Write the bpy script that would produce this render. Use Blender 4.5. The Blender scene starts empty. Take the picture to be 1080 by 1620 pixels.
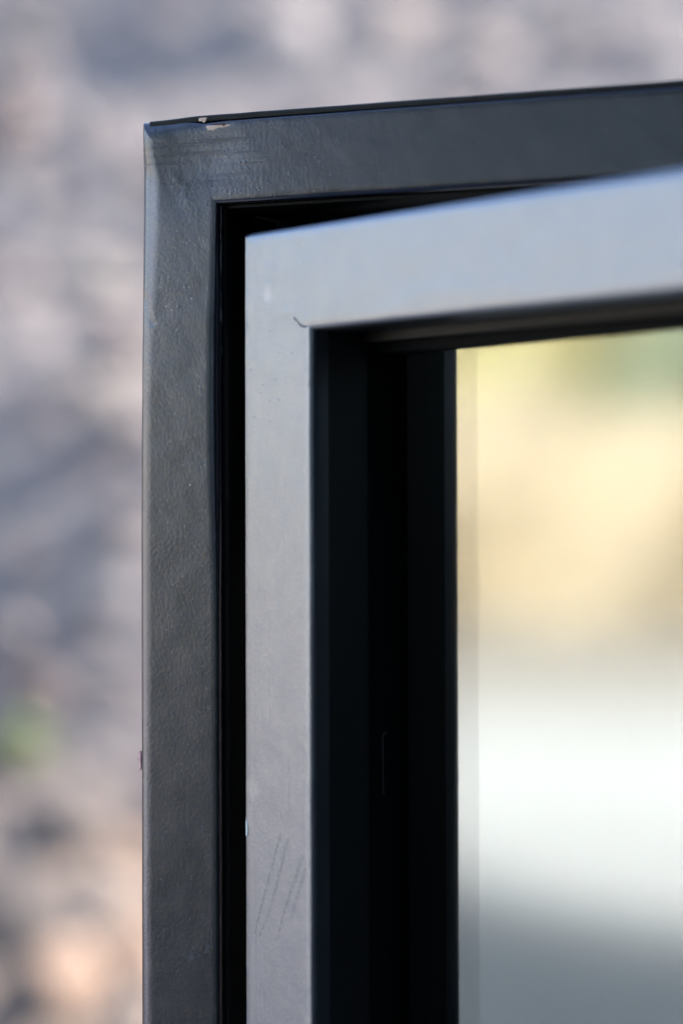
import bpy, bmesh, math, random
from mathutils import Vector, Matrix, noise
R = math.radians
random.seed(7)
sc = bpy.context.scene

# ------------------------------------------------------------------ camera
CAM_Z = 1.682
cam_d = bpy.data.cameras.new('camera')
cam = bpy.data.objects.new('camera', cam_d)
sc.collection.objects.link(cam)
right = Vector((1.0, 0.0, 0.0))
roll = R(0.169)
pitch = R(1.138)
fwd = Vector((0, math.cos(pitch), math.sin(pitch)))
up0 = right.cross(fwd)
r2 = right * math.cos(roll) - up0 * math.sin(roll)
u2 = right * math.sin(roll) + up0 * math.cos(roll)
cam.matrix_world = Matrix(((r2.x, u2.x, -fwd.x, 0), (r2.y, u2.y, -fwd.y, 0), (r2.z, u2.z, -fwd.z, CAM_Z), (0, 0, 0, 1)))
cam_d.sensor_fit = 'VERTICAL'
cam_d.sensor_height = 36.0
cam_d.lens = 4500.0 / 1620.0 * 36.0
cam_d.clip_start = 0.05
cam_d.clip_end = 2000
cam_d.dof.use_dof = True
cam_d.dof.focus_distance = 1.372
cam_d.dof.aperture_fstop = 2.5
sc.camera = cam

# ------------------------------------------------------------------ world, sun, exposure
SUN_EL, SUN_AZ = R(27), R(58)            # azimuth measured from +Y towards +X
w = bpy.data.worlds.new("World")
sc.world = w
w.use_nodes = True
wn = w.node_tree
wn.nodes.clear()
sky = wn.nodes.new('ShaderNodeTexSky')
sky.sky_type = 'NISHITA'
sky.sun_disc = False
sky.sun_elevation = SUN_EL
sky.sun_rotation = SUN_AZ
bg = wn.nodes.new('ShaderNodeBackground')
bg.inputs['Strength'].default_value = 0.10
wo = wn.nodes.new('ShaderNodeOutputWorld')
wn.links.new(sky.outputs[0], bg.inputs[0])
wn.links.new(bg.outputs[0], wo.inputs[0])
sun_d = bpy.data.lights.new('sun', 'SUN')
sun_d.energy = 5.0
sun_d.angle = R(0.5)
sun_d.color = (1.0, 0.95, 0.87)
sun = bpy.data.objects.new('sun', sun_d)
sc.collection.objects.link(sun)
sdir = Vector((math.sin(SUN_AZ) * math.cos(SUN_EL), math.cos(SUN_AZ) * math.cos(SUN_EL), math.sin(SUN_EL)))
sun.rotation_euler = sdir.to_track_quat('Z', 'Y').to_euler()
sc.view_settings.view_transform = 'Standard'
sc.view_settings.look = 'None'
sc.view_settings.gamma = 1
sc.view_settings.use_curve_mapping = False
sc.view_settings.exposure = 2.8
sc.cycles.use_denoising = True
sc.cycles.use_adaptive_sampling = False
sc.cycles.max_bounces = 10
sc.cycles.transparent_max_bounces = 8
sc.cycles.sample_clamp_indirect = 8.0

# ------------------------------------------------------------------ helpers
def link(o, parent=None):
    sc.collection.objects.link(o)
    if parent is not None:
        o.parent = parent
    return o

def mesh_obj(name, verts, faces, mat, parent=None, smooth=False):
    me = bpy.data.meshes.new(name)
    me.from_pydata(verts, [], faces)
    bm = bmesh.new()
    bm.from_mesh(me)
    bmesh.ops.recalc_face_normals(bm, faces=bm.faces)
    bm.to_mesh(me)
    bm.free()
    me.materials.append(mat)
    if smooth:
        me.polygons.foreach_set('use_smooth', [True] * len(me.polygons))
    return link(bpy.data.objects.new(name, me), parent)

def bm_obj(name, bm, mat, parent=None, smooth=False):
    me = bpy.data.meshes.new(name)
    bm.to_mesh(me)
    bm.free()
    me.materials.append(mat)
    if smooth:
        me.polygons.foreach_set('use_smooth', [True] * len(me.polygons))
    return link(bpy.data.objects.new(name, me), parent)

def box(name, x0, x1, y0, y1, z0, z1, mat, parent=None, bevel=0.0):
    bm = bmesh.new()
    bmesh.ops.create_cube(bm, size=1)
    for v in bm.verts:
        v.co = Vector(((x0 + x1) / 2 + v.co.x * (x1 - x0), (y0 + y1) / 2 + v.co.y * (y1 - y0), (z0 + z1) / 2 + v.co.z * (z1 - z0)))
    if bevel:
        bmesh.ops.bevel(bm, geom=list(bm.edges), offset=bevel, segments=3, affect='EDGES', profile=0.6)
    return bm_obj(name, bm, mat, parent, smooth=False)

def thing(name, label, cat, loc=(0, 0, 0), rotz=0.0, group=None):
    o = bpy.data.objects.new(name, None)
    link(o)
    o.location = loc
    o.rotation_euler = (0, 0, rotz)
    o['label'] = label
    o['category'] = cat
    if group:
        o['group'] = group
    return o

# ------------------------------------------------------------------ node helpers
class NT:
    def __init__(self, name):
        self.m = bpy.data.materials.new(name)
        self.m.use_nodes = True
        self.t = self.m.node_tree
        self.t.nodes.clear()
        self.out = self.t.nodes.new('ShaderNodeOutputMaterial')
        self._oc = None
    def n(self, typ, **kw):
        nd = self.t.nodes.new(typ)
        for k, v in kw.items():
            setattr(nd, k, v)
        return nd
    def set(self, sock, v):
        if isinstance(v, bpy.types.NodeSocket):
            self.t.links.new(v, sock)
        elif v is not None:
            sock.default_value = v
    def oc(self):
        if self._oc is None:
            self._oc = self.n('ShaderNodeTexCoord').outputs['Object']
        return self._oc
    def math(self, op, a, b=None, c=None, clamp=False):
        nd = self.n('ShaderNodeMath', operation=op, use_clamp=clamp)
        self.set(nd.inputs[0], a)
        self.set(nd.inputs[1], b)
        if c is not None:
            self.set(nd.inputs[2], c)
        return nd.outputs[0]
    def vec(self, op, a, b=None, scale=None):
        nd = self.n('ShaderNodeVectorMath', operation=op)
        self.set(nd.inputs[0], a)
        if b is not None:
            self.set(nd.inputs[1], b)
        if scale is not None:
            self.set(nd.inputs['Scale'], scale)
        return nd.outputs['Value'] if op in ('LENGTH', 'DISTANCE', 'DOT_PRODUCT') else nd.outputs['Vector']
    def noise(self, scale, detail=3, rough=0.5, vec=None, sx=None, col=False):
        v = vec if vec is not None else self.oc()
        if sx is not None:
            v = self.vec('MULTIPLY', v, sx)
        nd = self.n('ShaderNodeTexNoise')
        self.set(nd.inputs['Vector'], v)
        nd.inputs['Scale'].default_value = scale
        nd.inputs['Detail'].default_value = detail
        nd.inputs['Roughness'].default_value = rough
        return nd.outputs['Color'] if col else nd.outputs['Fac']
    def ramp(self, x, a, b, lo=0.0, hi=1.0):
        nd = self.n('ShaderNodeMapRange', interpolation_type='SMOOTHSTEP')
        self.set(nd.inputs[0], x)
        for i, v in zip((1, 2, 3, 4), (a, b, lo, hi)):
            self.set(nd.inputs[i], v)
        return nd.outputs[0]
    def mix(self, f, a, b):
        nd = self.n('ShaderNodeMix', data_type='RGBA')
        self.set(nd.inputs[0], f)
        self.set(nd.inputs[6], a)
        self.set(nd.inputs[7], b)
        return nd.outputs[2]
    def bump(self, h, dist, strength=1.0, normal=None):
        nd = self.n('ShaderNodeBump')
        self.set(nd.inputs['Height'], h)
        nd.inputs['Distance'].default_value = dist
        self.set(nd.inputs['Strength'], strength)
        if normal is not None:
            self.set(nd.inputs['Normal'], normal)
        return nd.outputs[0]
    def bsdf(self, color, rough, normal=None, spec=0.5, ior=1.5, metallic=0.0, coat=0.0, coat_rough=0.1):
        b = self.n('ShaderNodeBsdfPrincipled')
        self.set(b.inputs['Base Color'], color)
        self.set(b.inputs['Roughness'], rough)
        b.inputs['IOR'].default_value = ior
        b.inputs['Specular IOR Level'].default_value = spec
        b.inputs['Metallic'].default_value = metallic
        b.inputs['Coat Weight'].default_value = coat
        b.inputs['Coat Roughness'].default_value = coat_rough
        if normal is not None:
            self.set(b.inputs['Normal'], normal)
        self.t.links.new(b.outputs[0], self.out.inputs[0])
        return b
    def segment(self, p, a, b, w0, w1):
        """mask that is 1 on the segment a-b (object x,z in metres) and fades out between half-widths w0 and w1"""
        A = Vector((a[0], 0, a[1]))
        B = Vector((b[0], 0, b[1]))
        ab = B - A
        pa = self.vec('SUBTRACT', p, tuple(A))
        h = self.math('DIVIDE', self.vec('DOT_PRODUCT', pa, tuple(ab)), max(ab.length_squared, 1e-12), clamp=True)
        near = self.vec('SUBTRACT', pa, self.vec('SCALE', tuple(ab), scale=h))
        return self.ramp(self.vec('LENGTH', near), w0, w1, 1.0, 0.0)
    def blob(self, p, c, w0, w1, stretch=(1, 1)):
        d = self.vec('SUBTRACT', p, (c[0], 0, c[1]))
        d = self.vec('MULTIPLY', d, (1 / stretch[0], 0, 1 / stretch[1]))
        return self.ramp(self.vec('LENGTH', d), w0, w1, 1.0, 0.0)
    def maxi(self, xs):
        r = xs[0]
        for x in xs[1:]:
            r = self.math('MAXIMUM', r, x)
        return r

def C(r, g, b):
    return (r, g, b, 1.0)

# ------------------------------------------------------------------ paints
def paint(name, base, rough, kind):
    t = NT(name)
    oc = t.oc()
    sep = t.n('ShaderNodeSeparateXYZ')
    t.set(sep.inputs[0], oc)
    X, Y, Z = sep.outputs
    flat = t.vec('MULTIPLY', oc, (1, 0, 1))
    wob = t.vec('SCALE', t.vec('SUBTRACT', t.noise(260, 3, 0.6, col=True), (0.5, 0.5, 0.5)), scale=0.0016)
    warped = t.vec('MULTIPLY', t.vec('ADD', flat, wob), (1, 0, 1))
    peel = t.noise(600 if kind == 'frame' else 650, 1, 0.4)
    peel2 = t.noise(330, 2, 0.5)
    fine = t.noise(2600, 2, 0.6)
    broad = t.noise(45, 3, 0.55)
    # raised grit under the paint: small round pimples
    vor = t.n('ShaderNodeTexVoronoi')
    t.set(vor.inputs['Vector'], oc)
    vor.inputs['Scale'].default_value = 420
    cell = t.n('ShaderNodeSeparateColor')
    t.set(cell.inputs[0], vor.outputs['Color'])
    pim = t.math('MULTIPLY', t.ramp(vor.outputs['Distance'], 0.08, 0.32, 1, 0), t.ramp(cell.outputs[0], 0.80, 0.84))
    # dust specks
    vs = t.n('ShaderNodeTexVoronoi')
    t.set(vs.inputs['Vector'], oc)
    vs.inputs['Scale'].default_value = 520
    cs = t.n('ShaderNodeSeparateColor')
    t.set(cs.inputs[0], vs.outputs['Color'])
    speck = t.math('MULTIPLY', t.ramp(vs.outputs['Distance'], 0.05, 0.13, 1, 0), t.ramp(cs.outputs[1], 0.965, 0.975))
    col = t.mix(t.ramp(broad, 0.3, 0.7), C(*[c * 0.86 for c in base]), C(*[c * 1.14 for c in base]))
    rg = t.ramp(t.noise(80, 3, 0.6), 0.25, 0.75, rough - 0.01, rough + 0.02)
    sp = t.ramp(t.noise(60, 4, 0.6), 0.25, 0.75, 0.49, 0.51)
    if kind == 'frame':
        # brushed marks of the roller on the head, left end
        strokes = t.noise(1.0, 3, 0.6, sx=(16, 16, 420))
        area = t.blob(flat, (0.032, -0.018), 0.6, 1.5, (0.034, 0.016))
        smask = t.math('MULTIPLY', t.ramp(strokes, 0.38, 0.80), area)
        col = t.mix(t.math('MULTIPLY', smask, 0.6), col, C(*[c * 0.55 for c in base]))
        rg = t.math('ADD', rg, t.math('MULTIPLY', smask, 0.05))
        sp = t.math('SUBTRACT', sp, t.math('MULTIPLY', smask, 0.22))
        # rough grit half-way down the post, weld puddle at the corner
        grit = t.maxi([t.blob(flat, (0.018, -0.092), 0.4, 1.2, (0.02, 0.010)), t.blob(flat, (0.024, -0.182), 0.2, 1.0, (0.005, 0.010)),
                       t.blob(flat, (0.06, -0.03), 0.3, 1.3, (0.035, 0.018))])
        weld = t.math('MULTIPLY', t.segment(warped, (0.017, -0.028), (0.024, -0.040), 0.0, 0.006), t.ramp(t.noise(240, 3, 0.6), 0.3, 0.7, 0.2, 1.0))
        seam = t.segment(warped, (0.030, -0.040), (0.039, -0.0405), 0.0004, 0.0018)
        dents = t.segment(warped, (0.0005, -0.085), (0.0045, -0.098), 0.0005, 0.003)
        h = t.math('ADD', t.math('MULTIPLY', peel, 0.8), t.math('MULTIPLY', peel2, 0.25))
        h = t.math('ADD', h, t.math('MULTIPLY', t.math('MULTIPLY', pim, grit), 1.2))
        h = t.math('ADD', h, t.math('MULTIPLY', pim, 0.06))
        h = t.math('ADD', h, t.math('MULTIPLY', weld, 1.1))
        h = t.math('SUBTRACT', h, t.math('MULTIPLY', dents, 1.6))
        h = t.math('SUBTRACT', h, t.math('MULTIPLY', seam, 0.0))
        h = t.math('ADD', h, t.math('MULTIPLY', broad, 0.25))
        col = t.mix(t.math('MULTIPLY', speck, t.math('ADD', 0.25, grit, clamp=True)), col, C(0.42, 0.40, 0.40))
        # dusty brown film low on the post and pale smear
        film = t.ramp(Z, -0.33, -0.45)
        col = t.mix(t.math('MULTIPLY', film, t.ramp(t.noise(30, 3, 0.6), 0.35, 0.7, 0.1, 0.25)), col, C(0.050, 0.044, 0.038))
        smear = t.segment(warped, (0.022, -0.407), (0.034, -0.400), 0.0005, 0.004)
        col = t.mix(t.math('MULTIPLY', smear, t.ramp(t.noise(300, 3, 0.6), 0.4, 0.7, 0.0, 0.35)), col, C(0.12, 0.14, 0.17))
        nrm = t.bump(h, 0.000065, 1.0)
        nrm = t.bump(fine, 0.000015, 0.8, nrm)
    else:
        low = t.ramp(Z, -0.075, -0.125)                    # below: drawn with a brush, above: sprayed and pimpled
        inhead = t.ramp(X, 0.055, 0.09)
        brushv = t.noise(1.0, 3, 0.65, sx=(1500, 1500, 12))
        brushb = t.noise(1.0, 2, 0.5, sx=(420, 420, 5))
        pz = t.math('MULTIPLY', t.ramp(Z, -0.02, -0.06, 0.35, 1.0), t.math('SUBTRACT', 1.0, low))
        pz = t.math('MULTIPLY', pz, t.math('SUBTRACT', 1.0, t.math('MULTIPLY', inhead, 0.8)))
        h = t.math('ADD', t.math('MULTIPLY', peel, 0.25), t.math('MULTIPLY', peel2, 0.15))
        h = t.math('ADD', h, t.math('MULTIPLY', t.math('MULTIPLY', pim, pz), 0.5))
        h = t.math('ADD', h, t.math('MULTIPLY', t.math('MULTIPLY', brushv, low), 0.55))
        h = t.math('ADD', h, t.math('MULTIPLY', t.math('MULTIPLY', brushb, low), 0.5))
        h = t.math('ADD', h, t.math('MULTIPLY', broad, 0.15))
        # long shallow drip ridge on the head
        sags = t.maxi([t.segment(warped, (0.095, -0.049), (0.122, -0.039), 0.0, 0.008), t.segment(warped, (0.122, -0.039), (0.19, -0.041), 0.0, 0.008)])
        h = t.math('ADD', h, t.math('MULTIPLY', sags, 0.45))
        # weld scar at the mitre
        jag = t.vec('SCALE', t.vec('SUBTRACT', t.noise(1100, 3, 0.7, col=True), (0.5, 0.5, 0.5)), scale=0.0022)
        jg = t.vec('MULTIPLY', t.vec('ADD', warped, jag), (1, 0, 1))
        scar = t.maxi([t.segment(jg, (0.0375, -0.0435), (0.0425, -0.0475), 0.0, 0.0005),
                       t.segment(jg, (0.0425, -0.0475), (0.0465, -0.0483), 0.0001, 0.0007)])
        scar = t.math('MULTIPLY', scar, t.ramp(t.noise(900, 2, 0.6), 0.38, 0.55, 0.15, 1.0))
        lump = t.maxi([t.blob(warped, (0.0185, -0.027), 0.2, 1.0, (0.004, 0.006)), t.blob(warped, (0.0325, -0.0405), 0.1, 1.0, (0.006, 0.0035))])
        h = t.math('SUBTRACT', h, t.math('MULTIPLY', scar, 1.5))
        shine = t.blob(warped, (0.0175, -0.031), 0.1, 1.0, (0.0045, 0.0060))  # highlight painted in: specular raised in one soft spot
        sp = t.math('ADD', sp, t.math('MULTIPLY', shine, 0.16))
        h = t.math('ADD', h, t.math('MULTIPLY', lump, 0.25))
        col = t.mix(t.math('MULTIPLY', scar, 0.9), col, C(0.06, 0.03, 0.015))
        # beige primer showing faintly round the weld and at the worn edge
        warm = t.maxi([t.blob(warped, (0.013, -0.013), 0.2, 1.0, (0.010, 0.009)), t.blob(warped, (0.033, -0.043), 0.2, 1.0, (0.018, 0.007)),
                       t.blob(warped, (0.021, -0.0225), 0.2, 1.0, (0.004, 0.003)), t.blob(warped, (0.060, -0.047), 0.2, 1.0, (0.028, 0.006))])
        warm = t.math('MULTIPLY', warm, t.ramp(t.noise(160, 3, 0.6), 0.3, 0.65, 0.15, 1.0))
        warmlow = t.maxi([t.blob(warped, (0.0045, -0.266), 0.3, 1.0, (0.008, 0.008)), t.blob(warped, (0.002, -0.279), 0.3, 1.0, (0.003, 0.009))])
        col = t.mix(t.math('MULTIPLY', warm, 0.30), col, C(0.26, 0.21, 0.17))
        col = t.mix(t.math('MULTIPLY', warmlow, 0.3), col, C(0.42, 0.36, 0.28))
        # key scratches low on the stile
        SEG = [((0.026, -0.287), (0.010, -0.325)), ((0.010, -0.325), (0.0065, -0.334)), ((0.0315, -0.289), (0.0185, -0.322)), ((0.0185, -0.322), (0.0105, -0.335)),
               ((0.042, -0.296), (0.029, -0.322)), ((0.029, -0.322), (0.0235, -0.336)), ((0.0445, -0.301), (0.034, -0.325))]
        scr = t.maxi([t.segment(t.vec('MULTIPLY', t.vec('ADD', flat, t.vec('SCALE', wob, scale=0.7)), (1, 0, 1)), a, b, 0.0, (0.0013, 0.0009, 0.0016, 0.0008, 0.0018, 0.0010, 0.0014)[i]) for i, (a, b) in enumerate(SEG)])
        scr = t.math('MULTIPLY', scr, t.ramp(t.noise(500, 2, 0.6), 0.35, 0.62, 0.15, 1.0))
        col = t.mix(t.math('MULTIPLY', scr, 0.4), col, C(base[0] * .35, base[1] * .33, base[2] * .32))
        rg = t.math('ADD', rg, t.math('MULTIPLY', scr, 0.1))
        sp = t.math('SUBTRACT', sp, t.math('MULTIPLY', scr, 0.13))
        sp = t.math('SUBTRACT', sp, t.math('MULTIPLY', warm, 0.07))
        sp = t.math('SUBTRACT', sp, t.math('MULTIPLY', scar, 0.35))
        h = t.math('SUBTRACT', h, t.math('MULTIPLY', scr, 0.25))
        col = t.mix(t.math('MULTIPLY', speck, 0.35), col, C(0.6, 0.6, 0.6))
        nrm = t.bump(h, 0.00021, 1.0)
        nrm = t.bump(fine, 0.000012, 0.5, nrm)
    b = t.bsdf(col, rg, nrm, spec=0.5, ior=1.95 if kind == 'frame' else 2.65)
    b.inputs['Specular Tint'].default_value = C(0.82, 0.81, 1.0) if kind == 'frame' else C(0.87, 0.885, 1.04)
    t.set(b.inputs['Specular IOR Level'], sp)
    return t.m

def plain(name, col, rough, bump=0.0, scale=400, spec=0.5, var=0.2):
    t = NT(name)
    n1 = t.noise(scale * 0.1, 4, 0.6)
    c = t.mix(n1, C(*[x * (1 - var) for x in col]), C(*[x * (1 + var) for x in col]))
    nrm = t.bump(t.noise(scale, 3, 0.6), bump, 1.0) if bump else None
    t.bsdf(c, rough, nrm, spec=spec)
    return t.m

M_frame = paint('charcoal_paint', (0.013, 0.0145, 0.018), 0.25, 'frame')
M_sash = paint('grey_satin_paint', (0.020, 0.023, 0.028), 0.33, 'sash')
M_black = plain('black_rubber', (0.004, 0.004, 0.005), 0.75, 0.00004, 900, 0.15)
M_void = plain('rebate_shade_black', (0.006, 0.006, 0.007), 0.6, 0.00005, 700, 0.2)
M_bead = plain('brown_grey_bead', (0.016, 0.014, 0.0125), 0.5, 0.00005, 500, 0.3)
M_return_shade = plain('sash_return_shade', (0.014, 0.014, 0.015), 0.40, 0.00004, 500, 0.5)  # sash paint darkened: the return's shade put into its colour
M_cap = plain('worn_black_edge', (0.016, 0.015, 0.015), 0.55, 0.00012, 600, 0.25)
M_primer = plain('exposed_primer', (0.86, 0.62, 0.50), 0.8, 0.0004, 900, 0.2, 0.35)
M_rust = plain('rusty_steel', (0.14, 0.06, 0.03), 0.85, 0.0003, 900, 0.2, 0.4)
M_white = plain('white_chip', (0.75, 0.78, 0.80), 0.5, 0.0002, 900)
M_rim = plain('slot_rim_glint', (0.05, 0.052, 0.055), 0.35)
M_pink = plain('pink_lint', (0.80, 0.42, 0.45), 0.9)

def glass_mat(name, r, tint):
    t = NT(name)
    tr = t.n('ShaderNodeBsdfTransparent')
    tr.inputs[0].default_value = C(*tint)
    gl = t.n('ShaderNodeBsdfGlossy')
    gl.inputs['Roughness'].default_value = 0.05
    gl.inputs['Color'].default_value = C(0.97, 1.0, 0.99)
    mx = t.n('ShaderNodeMixShader')
    mx.inputs[0].default_value = r
    t.t.links.new(tr.outputs[0], mx.inputs[1])
    t.t.links.new(gl.outputs[0], mx.inputs[2])
    t.t.links.new(mx.outputs[0], t.out.inputs[0])
    return t.m

R1, R2 = 0.205, 0.085
M_pane = glass_mat('coated_glass', R1, (0.90, 0.93, 0.92))
M_clear = glass_mat('clear_glass_back', 0.0, (1, 1, 1))
M_pane2 = glass_mat('inner_glass', R2, (0.2, 0.2, 0.2))
M_edge = plain('glass_edge', (0.01, 0.03, 0.03), 0.2)

# ------------------------------------------------------------------ rectangular tube ring: one mitred bar per side
def bar(name, side, W, H, w, d, rad, mat, parent, steps, ztop=0.0, crn=0.0015, lump=0.00012, amp=None, seed=0.0, d0=0.0, sil=0.0, ex=None, inner=None):
    """side: 'left','right','top','bottom'. Profile: a = inset from the outer edge (0..w), depth d0..d0+d. rad(side,t)->(r_out,r_in)"""
    NS = 5
    def prof(ro, ri):
        pts = []
        # walk: back-outer -> front-outer -> front-inner -> back-inner
        pts.append((0, d0 + d))
        for i in range(6):
            pts.append((0, d0 + d - (d - ro) * (i + 1) / 7))
        for i in range(NS + 1):
            an = math.pi / 2 * i / NS
            pts.append((ro - ro * math.cos(an), d0 + ro - ro * math.sin(an)))
        n = 14
        for i in range(1, n):
            pts.append((ro + (w - ro - ri) * i / n, d0))
        for i in range(NS + 1):
            an = math.pi / 2 * i / NS
            pts.append((w - ri + ri * math.sin(an), d0 + ri - ri * math.cos(an)))
        for i in range(6):
            pts.append((w, d0 + ri + (d - ri) * (i + 1) / 7))
        pts.append((w, d0 + d))
        return pts
    verts, faces = [], []
    L = H if side in ('left', 'right') else W
    near = 0.0 if side in ('left', 'top') else None
    for k, u in enumerate(steps):
        ro, ri = rad(side, u * L)
        P = prof(ro, ri)
        for (a, dd) in P:
            v = a + u * (L - 2 * a)
            if side == 'left': x, z = a, ztop - v
            elif side == 'right': x, z = W - a, ztop - v
            elif side == 'top': x, z = v, ztop - a
            else: x, z = v, ztop - H + a
            co = Vector((x, dd, z))
            if sil and x < 0.025:       # the hand-rounded edge bulges outward where its radius grows
                q = 1 - x / 0.025
                l_ = ztop - z
                co.x -= q * q * (3 - 2 * q) * (sil * rad('left', max(l_, 0.0))[0] + (ex(l_) if ex else 0.0))
                x = co.x
            # rounded outer corner in plan of the ring
            if crn and x < crn and z > ztop - crn:
                c = Vector((crn, ztop - crn))
                q = Vector((x, z)) - c
                if q.length > 1e-9:
                    m = max(abs(q.x), abs(q.y))
                    q = q * (m / q.length)
                    co.x, co.z = c.x + q.x, c.y + q.y
            # hand-ground unevenness
            nz = noise.noise(Vector((x * 70 + seed, dd * 70, z * 70))) + 0.5 * noise.noise(Vector((x * 190 + seed, dd * 190, z * 190)))
            nx = noise.noise(Vector((x * 55 + seed + 9, dd * 55, z * 55)))
            nw = noise.noise(Vector((z * 12 + seed + 3, 0, x * 12)))
            co.y += nz * lump
            co.x += nx * lump * 0.9 + nw * lump * 0.8
            co.z += nx * lump * 0.9
            if amp:
                co = amp(co, a, dd)
            verts.append(co)
    m = len(P)
    for k in range(len(steps) - 1):
        for i in range(m - 1):
            q = k * m + i
            faces.append((q, q + 1, q + m + 1, q + m))
        faces.append((k * m + m - 1, k * m, (k + 1) * m, (k + 1) * m + m - 1))
    o = mesh_obj(name, verts, faces, mat, parent, smooth=True)
    if inner is not None:      # the return facing the glass takes a darker copy, its shade painted in
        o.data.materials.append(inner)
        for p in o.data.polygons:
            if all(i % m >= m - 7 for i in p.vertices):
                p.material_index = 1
    return o

def steps_for(L, fine_to, fine, coarse):
    s, out = 0.0, []
    while s < fine_to:
        out.append(s / L)
        s += fine
    while s < L:
        out.append(s / L)
        s += coarse
    out.append(1.0)
    return out

# ------------------------------------------------------------------ outer frame
TF, TS = R(23.75), R(49.99)
OF = Vector((-0.09605, 1.385, CAM_Z + 0.21798))
OS = Vector((-0.04595, 1.3600, CAM_Z + 0.16106))
FW, FH = 0.84, OF.z + 0.0
frame = thing('window_frame', 'dark charcoal painted steel outer frame standing behind the open lighter sash', 'window frame', OF, -TF)

def lerp(a, b, t):
    t = max(0.0, min(1.0, t))
    t = t * t * (3 - 2 * t)
    return a + (b - a) * t

def frad(side, l):
    if side == 'left':
        ro = lerp(0.0055, 0.0095, l / 0.02) if l < 0.02 else lerp(0.0095, 0.0044, (l - 0.02) / 0.11)
        if l > 0.37: ro = lerp(0.0042, 0.0052, (l - 0.37) / 0.05)
        ri = lerp(0.0020, 0.0046, l / 0.08) if l < 0.11 else lerp(0.0046, 0.0016, (l - 0.11) / 0.11)
        return ro, ri
    if side == 'top':
        return lerp(0.0055, 0.0012, l / 0.05), lerp(0.0020, 0.0025, l / 0.08)
    return 0.003, 0.003

def fex(l):
    return lerp(0.0002, 0.0016, l / 0.22)

def famp(co, a, dd):
    # weld bulge of the ground-flush corner
    g = math.exp(-((co.x - 0.004) ** 2 + (co.z + 0.004) ** 2) / 0.012 ** 2)
    co.y += -0.0003 * g + 0.0006 * math.exp(-((co.x - 0.030) ** 2 + (co.z + 0.022) ** 2) / 0.02 ** 2)
    if co.x < 0.034 and co.z > -0.007:
        co.z += lerp(0.0029, 0.0, (co.x - 0.018) / 0.016) * lerp(0.0, 1.0, (co.z + 0.007) / 0.0055)
    return co

zt = -0.0018
bar('stile', 'left', FW, FH + zt - 0.001, 0.0400, 0.042, frad, M_frame, frame, steps_for(FH, 0.46, 0.0012, 0.05), zt, 0.0022, 0.00007, famp, 1.3, 0.0, 0.348, fex)
bar('head', 'top', FW, FH + zt - 0.001, 0.0400, 0.042, frad, M_frame, frame, steps_for(FW, 0.30, 0.0012, 0.05), zt, 0.0022, 0.00007, famp, 1.3, 0.0, 0.348, fex)
bar('stile', 'right', FW, FH + zt - 0.001, 0.0400, 0.042, frad, M_frame, frame, steps_for(FH, 0, 1, 0.05), zt, 0, 0, None, 1.3)
bar('sill_rail', 'bottom', FW, FH + zt - 0.001, 0.0400, 0.042, frad, M_frame, frame, steps_for(FW, 0, 1, 0.05), zt, 0, 0, None, 1.3)

# thin flat capping strip on top of the head, a seam below it
def cap_strip():
    verts, faces = [], []
    prof = [(0.0016, -0.0015), (0.0010, -0.0011), (0.0009, 0.0006), (0.0014, 0.0014), (0.0028, 0.0018), (0.03, 0.0018), (0.03, -0.0015)]
    n = 240
    for k in range(n + 1):
        x = 0.003 + (FW - 0.004) * (k / n) ** 1.5
        rise = lerp(0.0026, 0.0, (x - 0.003) / 0.030)
        nz = noise.noise(Vector((x * 90, 4, 0))) * 0.00018
        for (dd, z) in prof:
            verts.append((x, dd + nz, z + nz * 0.8 - rise * 0.4))
    m = len(prof)
    for k in range(n):
        for i in range(m):
            faces.append((k * m + i, k * m + (i + 1) % m, (k + 1) * m + (i + 1) % m, (k + 1) * m + i))
    faces.append(tuple(range(m)))
    faces.append(tuple(n * m + i for i in range(m)))
    return mesh_obj('capping_strip', verts, faces, M_cap, frame, smooth=False)
cap_strip()

# lumpy weld bead run down the inner edge of the post under the paint
def weld_bead():
    verts, faces = [], []
    n = 90
    for k in range(n + 1):
        u = k / n
        z = zt - 0.0405 - 0.095 * u
        r = 0.0010 * math.sin(math.pi * min(1, max(0.02, u * 1.02))) ** 0.4 * (1 + 0.35 * noise.noise(Vector((0, 0, z * 260))))
        cx = 0.0402 - 0.0012 * u + 0.0006 * noise.noise(Vector((3, 0, z * 120)))
        for q in range(8):
            an = q * math.pi / 4
            verts.append((cx + r * math.cos(an), 0.0042 + r * math.sin(an), z))
    for k in range(n):
        for q in range(8):
            faces.append((k * 8 + q, k * 8 + (q + 1) % 8, (k + 1) * 8 + (q + 1) % 8, (k + 1) * 8 + q))
    mesh_obj('weld_bead', verts, faces, M_frame, frame, True)
weld_bead()

# rebate and stop behind the tube, the gap's deep shade put into their black
box('rebate_lining', 0.0403, 0.0418, 0.006, 0.0635, -FH + 0.05, -0.0440, M_void, frame)
box('rebate_lining', 0.0420, FW - 0.042, 0.006, 0.0635, -0.0436, -0.0422, M_void, frame)
box('rebate_stop', 0.004, 0.085, 0.0640, 0.0700, -FH + 0.01, -0.008, M_void, frame)
box('rebate_stop', 0.0853, FW - 0.0853, 0.0640, 0.0700, -0.085, -0.008, M_void, frame)
box('rebate_stop', FW - 0.085, FW - 0.004, 0.0640, 0.0700, -FH + 0.01, -0.008, M_void, frame)
box('rebate_stop', 0.0853, FW - 0.0853, 0.0640, 0.0700, -FH + 0.01, -FH + 0.085, M_void, frame)

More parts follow.
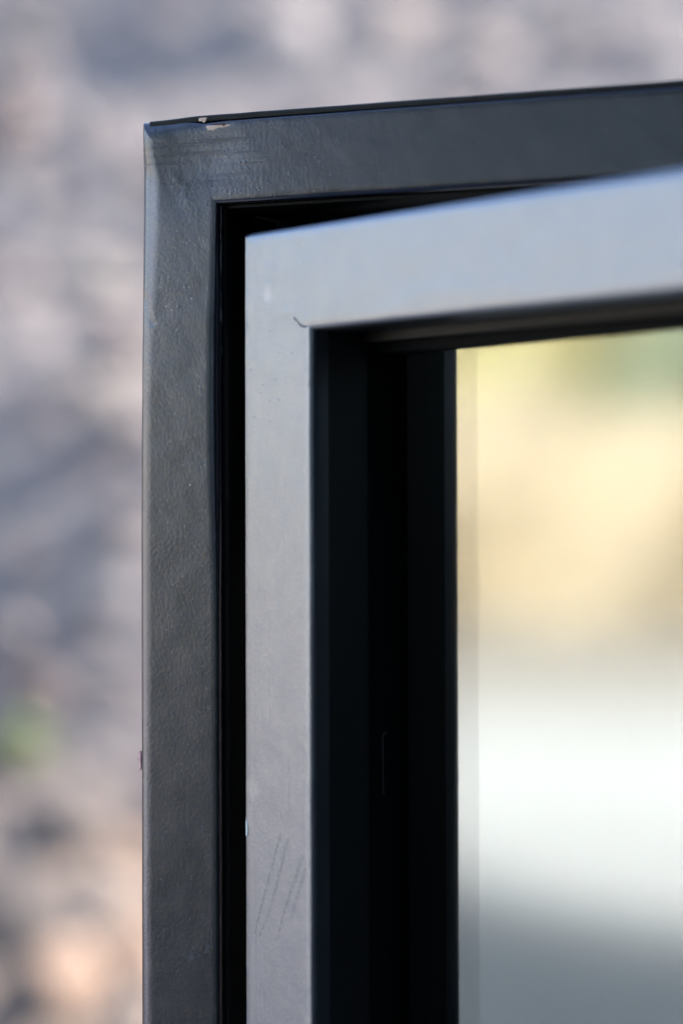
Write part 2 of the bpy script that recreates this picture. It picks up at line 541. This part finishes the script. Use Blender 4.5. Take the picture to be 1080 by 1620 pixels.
# ragged chips in the paint at the top edge
def patch(name, pts, y, thick, mat, parent, jit=0.0003, sub=3):
    """irregular thin flake in the x-z plane, edges broken by noise"""
    P = []
    n = len(pts)
    for i in range(n):
        a, b = Vector(pts[i]), Vector(pts[(i + 1) % n])
        for k in range(sub):
            p = a.lerp(b, k / sub)
            p += Vector((random.uniform(-jit, jit), random.uniform(-jit, jit)))
            P.append(p)
    m = len(P)
    c = sum(P, Vector((0, 0))) / m
    verts = [(p.x, y(p.x, p.y), p.y) for p in P]
    verts += [(c.x + (p.x - c.x) * 0.8, y(p.x, p.y) - thick * random.uniform(0.5, 1.3), c.y + (p.y - c.y) * 0.8) for p in P]
    verts.append((c.x, y(c.x, c.y) - thick, c.y))
    faces = [(i, (i + 1) % m, m + (i + 1) % m, m + i) for i in range(m)] + [(m + i, m + (i + 1) % m, 2 * m) for i in range(m)]
    o = mesh_obj(name, verts, faces, mat, parent)
    return o

def fy(x, z):     # front surface of the frame head, with the rounding at its top edge
    t = zt - z
    r = 0.0033
    base = 0.0006 * math.exp(-((x - 0.030) ** 2 + (z + 0.022) ** 2) / 0.02 ** 2)
    return base + (0.0 if t > r else r - math.sqrt(max(0, r * r - (r - max(t, 0)) ** 2))) - 0.00015
o = patch('paint_chip', [(0.0335, -0.0022), (0.0365, -0.0033), (0.0405, -0.0034), (0.0440, -0.0024), (0.0470, -0.0022), (0.0478, -0.0040),
                     (0.0452, -0.0050), (0.0410, -0.0052), (0.0385, -0.0060), (0.0352, -0.0062), (0.0340, -0.0046)], fy, 0.00015, M_primer, frame, 0.00022, 3)
o['label'] = 'beige chip along the top edge baring pale primer'
patch('rust_spot', [(0.0345, -0.0021), (0.0400, -0.0031), (0.0435, -0.0024), (0.0462, -0.0020), (0.0450, -0.0034), (0.0437, -0.0044), (0.0428, -0.0036), (0.038, -0.0037)], lambda x, z: fy(x, z) - 0.0003, 0.00014, M_rust, frame, 0.00018, 3)
patch('paint_chip', [(0.0298, 0.0002), (0.0342, 0.0004), (0.0338, -0.0012), (0.0326, -0.0024), (0.0314, -0.0014), (0.0300, -0.0010)], lambda x, z: 0.00065, 0.0001, M_primer, frame, 0.0002, 2)

# ------------------------------------------------------------------ casement sash, swung open on its left edge
SW, SH = 0.735, OS.z - 0.075
sash = thing('open_casement', 'lighter grey steel casement with mirror-like glass, swung open in front of the dark frame', 'casement window', OS, -TS)

def srad(side, l):
    if side == 'left': return lerp(0.0022, 0.0014, l / 0.05), 0.0032
    if side == 'top': return 0.0034, 0.0026
    return 0.003, 0.003
bar('stile', 'left', SW, SH, 0.0500, 0.052, srad, M_sash, sash, steps_for(SH, 0.40, 0.0012, 0.05), 0, 0.0026, 0.00007, None, 7.7, 0.0, 0.6, None, M_return_shade)
bar('head', 'top', SW, SH, 0.0500, 0.052, srad, M_sash, sash, steps_for(SW, 0.32, 0.0012, 0.05), 0, 0.0026, 0.00007, None, 7.7, 0.0, 0.6, None, M_return_shade)
bar('stile', 'right', SW, SH, 0.0500, 0.052, srad, M_sash, sash, steps_for(SH, 0, 1, 0.05), 0, 0, 0, None, 7.7, inner=M_return_shade)
bar('bottom_rail', 'bottom', SW, SH, 0.0500, 0.052, srad, M_sash, sash, steps_for(SW, 0, 1, 0.05), 0, 0, 0, None, 7.7, inner=M_return_shade)
GD = 0.0466      # glass depth
zb = -SH + 0.05
# gaskets reach back past both panes, so nothing shows between them
GB = 0.0580
box('gasket', 0.0490, 0.0507, 0.0345, GB, zb, -0.0500, M_black, sash)
box('gasket', SW - 0.0507, SW - 0.0490, 0.0345, GB, zb, -0.0500, M_black, sash)
box('gasket', 0.0509, SW - 0.0509, 0.0385, GB, -0.0590, -0.0495, M_black, sash)
box('glazing_bead', 0.0509, SW - 0.0509, 0.0300, 0.0382, -0.0548, -0.0495, M_bead, sash, 0.0008)
box('gasket', 0.0509, SW - 0.0509, 0.0345, GB, zb - 0.0005, zb + 0.005, M_black, sash)
# front pane: coated outer face, clear back face
def pane(name, y0, y1, mf, mb):
    bm = bmesh.new()
    bmesh.ops.create_cube(bm, size=1)
    x0, x1, z0, z1 = 0.047, SW - 0.047, -SH + 0.047, -0.047
    for v in bm.verts:
        v.co = Vector(((x0 + x1) / 2 + v.co.x * (x1 - x0), (y0 + y1) / 2 + v.co.y * (y1 - y0), (z0 + z1) / 2 + v.co.z * (z1 - z0)))
    me = bpy.data.meshes.new(name)
    for f in bm.faces:
        n = f.normal
        f.material_index = 0 if n.y < -0.5 else (1 if n.y > 0.5 else 2)
    bm.to_mesh(me)
    bm.free()
    for m in (mf, mb, M_edge): me.materials.append(m)
    return link(bpy.data.objects.new(name, me), sash)
pane('glass_pane', GD, GD + 0.0030, M_pane, M_clear)
pane('glass_pane', GD + 0.0068, GD + 0.0088, M_pane2, M_clear)
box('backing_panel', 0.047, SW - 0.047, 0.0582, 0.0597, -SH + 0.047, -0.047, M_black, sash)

# drain slot on the stile's gasket: its edge glint built as a partial, paler rim
def slot():
    bm = bmesh.new()
    zc, hl, rr, th = -0.2535, 0.0125, 0.0022, 0.0003
    yc = 0.0446
    path = []
    for i in range(13):
        an = math.pi / 2 + math.pi / 2 * i / 12
        path.append((yc + rr * math.cos(an), zc + hl + rr * math.sin(an)))
    for i in range(13):
        an = math.pi + math.pi / 3 * i / 12
        path.append((yc + rr * math.cos(an), zc - hl + rr * math.sin(an)))
    rings = []
    n = len(path)
    for i, (y, z) in enumerate(path):
        a, b = path[max(i - 1, 0)], path[min(i + 1, n - 1)]
        t = Vector((0, b[0] - a[0], b[1] - a[1])).normalized()
        nn = Vector((0, -t.z, t.y))
        rings.append([bm.verts.new(Vector((0.0508, y, z)) + nn * th * math.cos(q * math.pi / 3) + Vector((1, 0, 0)) * th * math.sin(q * math.pi / 3)) for q in range(6)])
    for i in range(n - 1):
        A, B = rings[i], rings[i + 1]
        for q in range(6):
            bm.faces.new((A[q], A[(q + 1) % 6], B[(q + 1) % 6], B[q]))
    bmesh.ops.recalc_face_normals(bm, faces=bm.faces)
    return bm_obj('drain_slot_rim', bm, M_rim, sash, True)
slot()
o = patch('paint_chip', [(-0.0008, -0.2795), (0.0010, -0.2820), (0.0019, -0.2850), (0.0014, -0.2885), (-0.0006, -0.2890)], lambda x, z: max(0.0, 0.0005 - 0.3 * x) - 0.0002, 0.0003, M_white, sash, 0.00015, 3)
o['label'] = 'small white chip on the outer edge'

# pink lint snagged on the frame's outer edge
def lint():
    bm = bmesh.new()
    def tube(pts, r):
        rings = []
        for i, p in enumerate(pts):
            p = Vector(p)
            rings.append([bm.verts.new(p + Vector((math.cos(q * 2 * math.pi / 5), math.sin(q * 2 * math.pi / 5), 0.3 * math.sin(q))) * r * (1 - 0.5 * i / len(pts))) for q in range(5)])
        for i in range(len(rings) - 1):
            for q in range(5):
                bm.faces.new((rings[i][q], rings[i][(q + 1) % 5], rings[i + 1][(q + 1) % 5], rings[i + 1][q]))
    base = Vector((-0.0029, 0.0035, -0.312))
    tube([base + Vector((0.0002 * math.sin(i * 1.3) - 0.0008, 0, 0.0050 - i * 0.0011)) for i in range(9)], 0.0009)
    tube([base + Vector((-0.0006 - i * 0.0006, 0, 0.0020 + 0.0004 * math.sin(i) - 0.0003 * i)) for i in range(5)], 0.00035)
    tube([base + Vector((-0.0006 - i * 0.0005, 0, 0.0025 + 0.0006 * i)) for i in range(4)], 0.0003)
    tube([base + Vector((-0.0006 - i * 0.0004, 0, -0.0030 - 0.0005 * i)) for i in range(4)], 0.0003)
    bmesh.ops.recalc_face_normals(bm, faces=bm.faces)
    o = bm_obj('lint_thread', bm, M_pink, None, True)
    o['label'] = 'tiny tuft of pink lint snagged on the outer left edge of the dark frame'
    o['category'] = 'lint'
    o.matrix_world = Matrix.Translation(OF) @ Matrix.Rotation(-TF, 4, 'Z')
lint()

# ------------------------------------------------------------------ ground
def struct(o):
    o['kind'] = 'structure'
    return o
def ground_mat(name, c0, c1, c2, s, bump=0.01, edge=(0, 1, (0, 0, 0)), skew=0.0):
    t = NT(name)
    n1 = t.noise(s, 6, 0.65)
    n2 = t.noise(s * 6, 4, 0.6)
    c = t.mix(t.ramp(n1, 0.35, 0.65), C(*c0), C(*c1))
    c = t.mix(t.ramp(n2, 0.5, 0.75), c, C(*c2))
    sx = t.n('ShaderNodeSeparateXYZ')
    t.set(sx.inputs[0], t.vec('ADD', t.oc(), t.vec('SCALE', t.noise(0.25, 3, 0.5, col=True), scale=3.0)))
    xx = sx.outputs[0]
    if skew:       # the border between asphalt and pale edge colour runs askew
        xx = t.math('ADD', xx, t.math('MULTIPLY', t.ramp(sx.outputs[1], 1.5, 8.5, -3.5, 3.5), skew))
    c = t.mix(t.ramp(xx, *edge[:2]), c, C(*edge[2]))
    t.bsdf(c, 0.9, t.bump(n2, bump, 1.0), spec=0.2)
    return t.m
M_ground = ground_mat('pale_gravel', (0.62, 0.61, 0.575), (0.72, 0.71, 0.67), (0.5, 0.48, 0.44), 0.8, edge=(-19, -46, (0.42, 0.375, 0.31)))
M_asph = ground_mat('asphalt', (0.085, 0.100, 0.115), (0.115, 0.13, 0.145), (0.08, 0.09, 0.10), 1.2, edge=(-10.5, -14.5, (0.58, 0.57, 0.54)), skew=1.0)
def sheet(name, x0, x1, y0, y1, z, mat, n=24):
    verts, faces = [], []
    for j in range(n + 1):
        for i in range(n + 1):
            verts.append((x0 + (x1 - x0) * i / n, y0 + (y1 - y0) * j / n, z))
    for j in range(n):
        for i in range(n):
            q = j * (n + 1) + i
            faces.append((q, q + 1, q + n + 2, q + n + 1))
    return struct(mesh_obj(name, verts, faces, mat))
sheet('ground', -400, 400, -400, 400, 0.0, M_ground)
sheet('road', -18.0, 3.5, -60, 30, 0.004, M_asph)

# ------------------------------------------------------------------ rubble bank behind
BY, BS = 3.5, 0.70         # foot and slope
def bank_z(x, y):
    if y < BY: return 0
    h = min((y - BY) * BS, 5.2)
    return h
def bank_disp(x, y):
    return 0.07 * noise.noise(Vector((x * 1.3, y * 1.3, 0))) + 0.03 * noise.noise(Vector((x * 4, y * 4, 2)))
t = NT('bank_soil')
n1 = t.noise(1.1, 4, 0.55)
n2 = t.noise(3.5, 5, 0.6)
n3 = t.noise(14, 4, 0.6)
c = t.mix(t.ramp(n1, 0.38, 0.62), C(0.193, 0.162, 0.152), C(0.246, 0.201, 0.179))
c = t.mix(t.ramp(n2, 0.48, 0.70), c, C(0.166, 0.132, 0.127))
c = t.mix(t.math('MULTIPLY', t.ramp(n3, 0.5, 0.7), 0.5), c, C(0.253, 0.220, 0.201))
sepz = t.n('ShaderNodeSeparateXYZ')
t.set(sepz.inputs[0], t.vec('ADD', t.oc(), t.vec('SCALE', t.noise(2.2, 3, 0.5, col=True), scale=0.35)))
c = t.mix(t.ramp(sepz.outputs[2], 1.50, 1.30), c, C(0.27, 0.195, 0.15))
t.bsdf(c, 0.9, t.bump(n3, 0.03, 1.0), spec=0.2)
M_bank = t.m
def bank():
    verts, faces = [], []
    NX, NY = 120, 70
    for j in range(NY + 1):
        y = BY + 10.0 * j / NY
        for i in range(NX + 1):
            x = -12 + 26 * i / NX
            z = bank_z(x, y)
            if 0 < j < NY:
                z += bank_disp(x, y)
            if j == 0: z = -0.02
            verts.append((x, y, z))
    for j in range(NY):
        for i in range(NX):
            q = j * (NX + 1) + i
            faces.append((q, q + 1, q + NX + 2, q + NX + 1))
    return struct(mesh_obj('bank', verts, faces, M_bank, None, True))
bank()

def px_ray(px, py):
    d = r2 * ((px - 540) / 4500) - u2 * ((py - 810) / 4500) + fwd
    return d
def bank_pt(px, py):
    d = px_ray(px, py)
    # CAM_Z + d.z t = (d.y t - BY)*BS
    tt = (CAM_Z + BS * BY) / (BS * d.y - d.z)
    return d * tt + Vector((0, 0, CAM_Z)), tt
STONES = {'mauve': (0.166, 0.131, 0.127), 'dark': (0.082, 0.068, 0.063), 'grey': (0.213, 0.189, 0.182), 'pale': (0.299, 0.271, 0.259), 'pinkish': (0.246, 0.193, 0.172),
          'peach': (0.333, 0.213, 0.149), 'beige': (0.359, 0.275, 0.218), 'brown': (0.153, 0.107, 0.092), 'green_grey': (0.226, 0.213, 0.178)}
STONES = {k: tuple(a + (b - a) * (0.80 if k in ('dark', 'peach', 'brown') else 0.45) for a, b in zip((0.216, 0.176, 0.166), v)) for k, v in STONES.items()}
SM = {k: plain('stone_' + k, v, 0.9, 0.01, 20, 0.2, 0.18) for k, v in STONES.items()}
def stone_mesh(seed, mat, flat=0.7):
    bm = bmesh.new()
    bmesh.ops.create_icosphere(bm, subdivisions=3, radius=1)
    for v in bm.verts:
        p = v.co.copy()
        v.co = p * (0.85 + 0.3 * noise.noise(p * 1.1 + Vector((seed * 3.1, 0, 0))) + 0.10 * noise.noise(p * 3 + Vector((seed, 5, 0))))
        v.co.z *= flat
    me = bpy.data.meshes.new('stone')
    bm.to_mesh(me)
    bm.free()
    me.materials.append(mat)
    me.polygons.foreach_set('use_smooth', [True] * len(me.polygons))
    return me
bank_root = bpy.data.objects['bank']
slope_rot = Matrix.Rotation(math.atan(BS), 4, 'X')
# the patches of stone one can make out, softly, on the bank: (x, y, half width, half height, colour)
SPOTS = [(20, 215, 60, 60, 'brown'), (60, 90, 60, 50, 'mauve'), (170, 60, 50, 45, 'grey'), (270, 30, 60, 40, 'mauve'), (440, 60, 90, 60, 'pale'), (300, 120, 90, 40, 'grey'),
         (600, 30, 90, 45, 'beige'), (720, 80, 110, 45, 'beige'), (880, 60, 50, 40, 'brown'), (1010, 40, 60, 40, 'mauve'), (1060, 100, 60, 30, 'pale'), (940, 110, 60, 30, 'pinkish'),
         (30, 320, 50, 50, 'pale'), (95, 290, 40, 45, 'brown'), (170, 230, 50, 40, 'pinkish'), (20, 420, 40, 40, 'mauve'), (140, 420, 70, 50, 'green_grey'), (210, 400, 40, 60, 'pinkish'),
         (160, 500, 60, 40, 'mauve'), (50, 560, 60, 55, 'grey'), (200, 570, 50, 45, 'pinkish'), (60, 660, 60, 45, 'mauve'), (190, 690, 55, 50, 'mauve'), (200, 780, 50, 45, 'brown'), (40, 780, 50, 50, 'grey'),
         (120, 740, 45, 60, 'mauve'), (190, 870, 60, 45, 'grey'), (60, 900, 70, 40, 'mauve'), (190, 960, 60, 45, 'pale'), (40, 1000, 60, 60, 'grey'), (150, 1010, 60, 40, 'mauve'),
         (60, 1085, 80, 45, 'brown'), (180, 1090, 60, 40, 'mauve'), (150, 1180, 60, 50, 'pinkish'), (100, 1300, 85, 55, 'dark'), (190, 1250, 60, 35, 'brown'), (5, 1350, 35, 45, 'pale'),
         (190, 1330, 60, 45, 'peach'), (5, 1445, 120, 85, 'dark'), (150, 1420, 70, 55, 'beige'), (200, 1500, 70, 60, 'peach'), (90, 1560, 80, 60, 'peach'), (15, 1600, 50, 45, 'dark'), (200, 1600, 60, 50, 'beige')]
k = 0
protos = {}
for (px, py, rw, rh, cn) in SPOTS:
    P, tt = bank_pt(px, py)
    key = (cn, k % 3)
    if key not in protos:
        protos[key] = stone_mesh(k, SM[cn])
    o = bpy.data.objects.new('stone', protos[key])
    s = tt / 4500
    ux = rw * s
    uy = rh * s / math.sin(math.atan(BS) + 0.02)
    o.matrix_world = Matrix.Translation(P + Vector((0, 0, -0.02 + bank_disp(P.x, P.y)))) @ slope_rot @ Matrix.Diagonal((ux * 1.1, uy * 1.1, min(ux, uy) * 0.55, 1))
    link(o)
    mw = o.matrix_world.copy()
    o.parent = bank_root
    o.matrix_world = mw
    k += 1
# small stones over the rest of the bank, too many to count: one mesh
def rubble():
    rnd = random.Random(3)
    verts, faces, mi = [], [], []
    names = list(STONES)
    for s in range(1100):
        x = rnd.uniform(-3.5, 3.5)
        y = rnd.uniform(BY + 0.1, BY + 7)
        r = rnd.uniform(0.02, 0.06)
        if -1.2 < x < 0 and bank_z(x, y) < 1.35 and y > 4.4: continue
        bm = bmesh.new()
        bmesh.ops.create_icosphere(bm, subdivisions=1, radius=r)
        off = len(verts)
        z = bank_z(x, y) + bank_disp(x, y)
        for v in bm.verts:
            q = v.co * (0.8 + 0.5 * noise.noise(v.co * 18 + Vector((s, 0, 0))))
            verts.append((x + q.x * 1.2, y + q.y, z + q.z * 0.8 + 0.01))
        c_ = names.index(rnd.choice(['mauve', 'grey', 'pinkish', 'grey', 'pinkish', 'mauve', 'brown', 'green_grey']))
        for f in bm.faces:
            faces.append(tuple(off + v.index for v in f.verts))
            mi.append(c_)
        bm.free()
    me = bpy.data.meshes.new('rubble')
    me.from_pydata(verts, [], faces)
    for n_ in names: me.materials.append(SM[n_])
    me.polygons.foreach_set('material_index', mi)
    o = link(bpy.data.objects.new('rubble', me))
    o['kind'] = 'stuff'
    o['label'] = 'loose grey and pinkish rubble lying on the blurred bank'
    o['category'] = 'rubble'
rubble()

# green weed on the bank
def leafy(name, label, cat, P, r, n, size, mats, seed, group=None):
    rnd = random.Random(seed)
    root = thing(name, label, cat, P, 0, group)
    verts, faces, mi = [], [], []
    for i in range(n):
        d = Vector((rnd.gauss(0, 1), rnd.gauss(0, 1), abs(rnd.gauss(0, 1)))).normalized() * r * rnd.uniform(0.2, 1)
        a = Vector((rnd.gauss(0, 1), rnd.gauss(0, 1), rnd.gauss(0, 1))).normalized()
        b = a.cross(Vector((rnd.gauss(0, 1), rnd.gauss(0, 1), rnd.gauss(0, 1)))).normalized()
        q = len(verts)
        s = size * rnd.uniform(0.6, 1.3)
        verts += [d - a * s, d - b * s * 0.45, d + a * s, d + b * s * 0.45]
        faces.append((q, q + 1, q + 2, q + 3))
        mi.append(rnd.randrange(len(mats)))
    me = bpy.data.meshes.new('foliage')
    me.from_pydata(verts, [], faces)
    for m in mats: me.materials.append(m)
    me.polygons.foreach_set('material_index', mi)
    fo = link(bpy.data.objects.new('foliage', me), root)
    bm = bmesh.new()
    bmesh.ops.create_cone(bm, segments=6, radius1=r * 0.05, radius2=r * 0.02, depth=r)
    bmesh.ops.translate(bm, verts=bm.verts, vec=(0, 0, r * 0.3))
    bm_obj('stem', bm, M_bark, root)
    return root
def leafmat(name, col):
    t = NT(name)
    c = t.mix(t.noise(0.8, 3, 0.6), C(*[x * 0.7 for x in col]), C(*[x * 1.25 for x in col]))
    b = t.bsdf(c, 0.6, None, spec=0.3)
    tl = t.n('ShaderNodeBsdfTranslucent')
    t.set(tl.inputs[0], c)
    mx = t.n('ShaderNodeMixShader')
    mx.inputs[0].default_value = 0.45
    t.t.links.new(b.outputs[0], mx.inputs[1])
    t.t.links.new(tl.outputs[0], mx.inputs[2])
    t.t.links.new(mx.outputs[0], t.out.inputs[0])
    return t.m
M_bark = plain('bark', (0.09, 0.07, 0.055), 0.9, 0.01, 30)
LG = [leafmat('leaf_green', (0.14, 0.165, 0.095)), leafmat('leaf_green_light', (0.20, 0.24, 0.13))]
P, tt = bank_pt(28, 1195)
leafy('weed', 'small green weed growing low on the blurred bank at the left', 'plant', P, 0.075, 200, 0.024, LG, 5)

# ------------------------------------------------------------------ surroundings mirrored in the glass, and unseen things added to darken reflections
LY = [leafmat('leaf_yellow', (0.80, 0.75, 0.45)), leafmat('leaf_gold', (0.80, 0.72, 0.45)), leafmat('leaf_pale', (0.78, 0.77, 0.56))]
LO = [leafmat('leaf_orange', (0.78, 0.71, 0.58)), leafmat('leaf_peach', (0.82, 0.76, 0.63))]
LB = [leafmat('leaf_bluegreen', (0.38, 0.46, 0.36)), leafmat('leaf_sage', (0.46, 0.52, 0.40))]
LD = [leafmat('leaf_dark', (0.018, 0.030, 0.014)), leafmat('leaf_dark_mid', (0.03, 0.045, 0.02))]  # two dark leaf greens, mixed at random

def tree(name, label, P, crown, trunk_h, n, leaf, mats, seed, group, cat='tree', low=0.15):
    rnd = random.Random(seed)
    root = thing(name, label, cat, P, rnd.uniform(0, 6), group)
    lobes = []
    for i in range(16):
        an = rnd.uniform(0, 2 * math.pi)
        q = rnd.uniform(0, 0.65)
        lobes.append((Vector((math.cos(an) * q * crown[0], math.sin(an) * q * crown[0], trunk_h + crown[1] * rnd.uniform(low, 0.9))), rnd.uniform(0.28, 0.48) * crown[0]))
    verts, faces, mi = [], [], []
    for i in range(n):
        c_, r_ = lobes[rnd.randrange(len(lobes))]
        d = Vector((rnd.gauss(0, 1), rnd.gauss(0, 1), rnd.gauss(0, 0.8))).normalized() * r_ * rnd.uniform(0.55, 1.05)
        d = c_ + d
        if d.z < 0.1: d.z = rnd.uniform(0.1, 0.6)
        a = Vector((rnd.gauss(0, 1), rnd.gauss(0, 1), rnd.gauss(0, 1))).normalized()
        b = a.cross(Vector((rnd.gauss(0, 1), rnd.gauss(0, 1), rnd.gauss(0, 1)))).normalized()
        s = leaf * rnd.uniform(0.6, 1.3)
        q = len(verts)
        verts += [d - a * s, d - b * s * 0.6, d + a * s, d + b * s * 0.6]
        faces.append((q, q + 1, q + 2, q + 3))
        mi.append(rnd.randrange(len(mats)))
    me = bpy.data.meshes.new('crown')
    me.from_pydata(verts, [], faces)
    for m in mats: me.materials.append(m)
    me.polygons.foreach_set('material_index', mi)
    link(bpy.data.objects.new('crown', me), root)
    bm = bmesh.new()
    H = trunk_h + crown[1] * 0.6
    bmesh.ops.create_cone(bm, segments=10, radius1=crown[0] * 0.07, radius2=crown[0] * 0.02, depth=H)
    bmesh.ops.translate(bm, verts=bm.verts, vec=(0, 0, H / 2))
    for i in range(5):
        c_, r_ = lobes[i]
        st = Vector((0, 0, H * 0.5))
        dv = c_ - st
        ret = bmesh.ops.create_cone(bm, segments=6, radius1=crown[0] * 0.03, radius2=crown[0] * 0.01, depth=dv.length)
        mt = Matrix.Translation(st + dv / 2) @ dv.to_track_quat('Z', 'Y').to_matrix().to_4x4()
        bmesh.ops.transform(bm, matrix=mt, verts=ret['verts'])
    bm_obj('trunk', bm, M_bark, root)
    return root
rnd = random.Random(11)
for i, y in enumerate((-46, -36, -26, -17, -8, 1.5, 9.5, 17, 26, 36, 6.8)):
    g = i == 5
    tree('autumn_tree', 'sage green tree among the yellow ones mirrored in the glass' if g else 'yellow autumn tree across the pale yard, mirrored in the glass', (-95 + rnd.uniform(-3, 3) + (5 if g else 0), 1.4 + (y - 1.4) * 1.48, 0), (8.1, 11.8 if not g else 14.8), 1.2, 9000, 0.68,
         LB if g else LY, 20 + i, None if g else 'yellow autumn trees across the yard')
for i, y in enumerate((-30, -22, -14, -7, -2.0, 0.5, 2.0, 3.4, 4.8, 6.0, 7.2, 8.4, 9.8, 12, 16, 22)):
    tree('autumn_shrub', 'orange leaved shrub before the yellow trees, mirrored in the glass', (-85 + rnd.uniform(-2, 2), 1.4 + (y - 1.4) * 1.48, 0), (4.7, 5.6), 0.1, 8000, 0.53, LO, 60 + i, 'orange shrubs before the trees', 'shrub', 0.1)
# unseen evergreens added behind the viewer to give the frame paint dark reflections
for i, (x, y) in enumerate(((-4.65, -3.75), (-2.7, -4.7), (-0.2, -6.5), (-5.8, -8.5), (2.5, -7.5))):
    tree('added_evergreen', 'unseen dark evergreen added behind the viewer to darken reflections in the paint', (x, y, 0), (2.4, 8.5), 0.2, 10000, 0.16, LD, 90 + i, 'added dark evergreens behind the viewer', 'tree', 0.02)

# unseen timber shed added on the right to shade the window and darken reflections
shed = thing('added_shed', 'unseen dark timber shed added on the right to shade the window', 'shed', (3.0, -3.0, 0))
M_timber = plain('dark_timber', (0.020, 0.017, 0.015), 0.8, 0.002, 60, 0.2)
M_roof = plain('roof_felt', (0.03, 0.03, 0.032), 0.9, 0.002, 60, 0.2)
box('wall', 0.03, 4.0, -9, 6.0, 0, 5.0, M_timber, shed)
box('roof', -0.35, 4.4, -9.4, 6.4, 5.002, 5.15, M_roof, shed)
box('added_canopy', -2.4, -0.36, -3.0, 7.5, 3.30, 3.42, M_timber, shed)  # unseen canopy added to keep sky light off the sash return
for py_ in (0.0, 6.8):
    box('added_canopy_post', -2.3, -2.18, py_, py_ + 0.12, 0, 3.298, M_timber, shed)
bmb = bmesh.new()
bmesh.ops.create_cube(bmb, size=1)
for v in bmb.verts:
    v.co = Vector((v.co.x * 0.024, v.co.y * 0.19, v.co.z * 4.9 + 2.45))
me_b = bpy.data.meshes.new('plank')
bmb.to_mesh(me_b)
bmb.free()
me_b.materials.append(M_timber)
for i in range(74):
    o = bpy.data.objects.new('plank', me_b)
    o.location = (0.015 - 0.003 * (i % 2), -8.85 + i * 0.2, 0)
    link(o, shed)
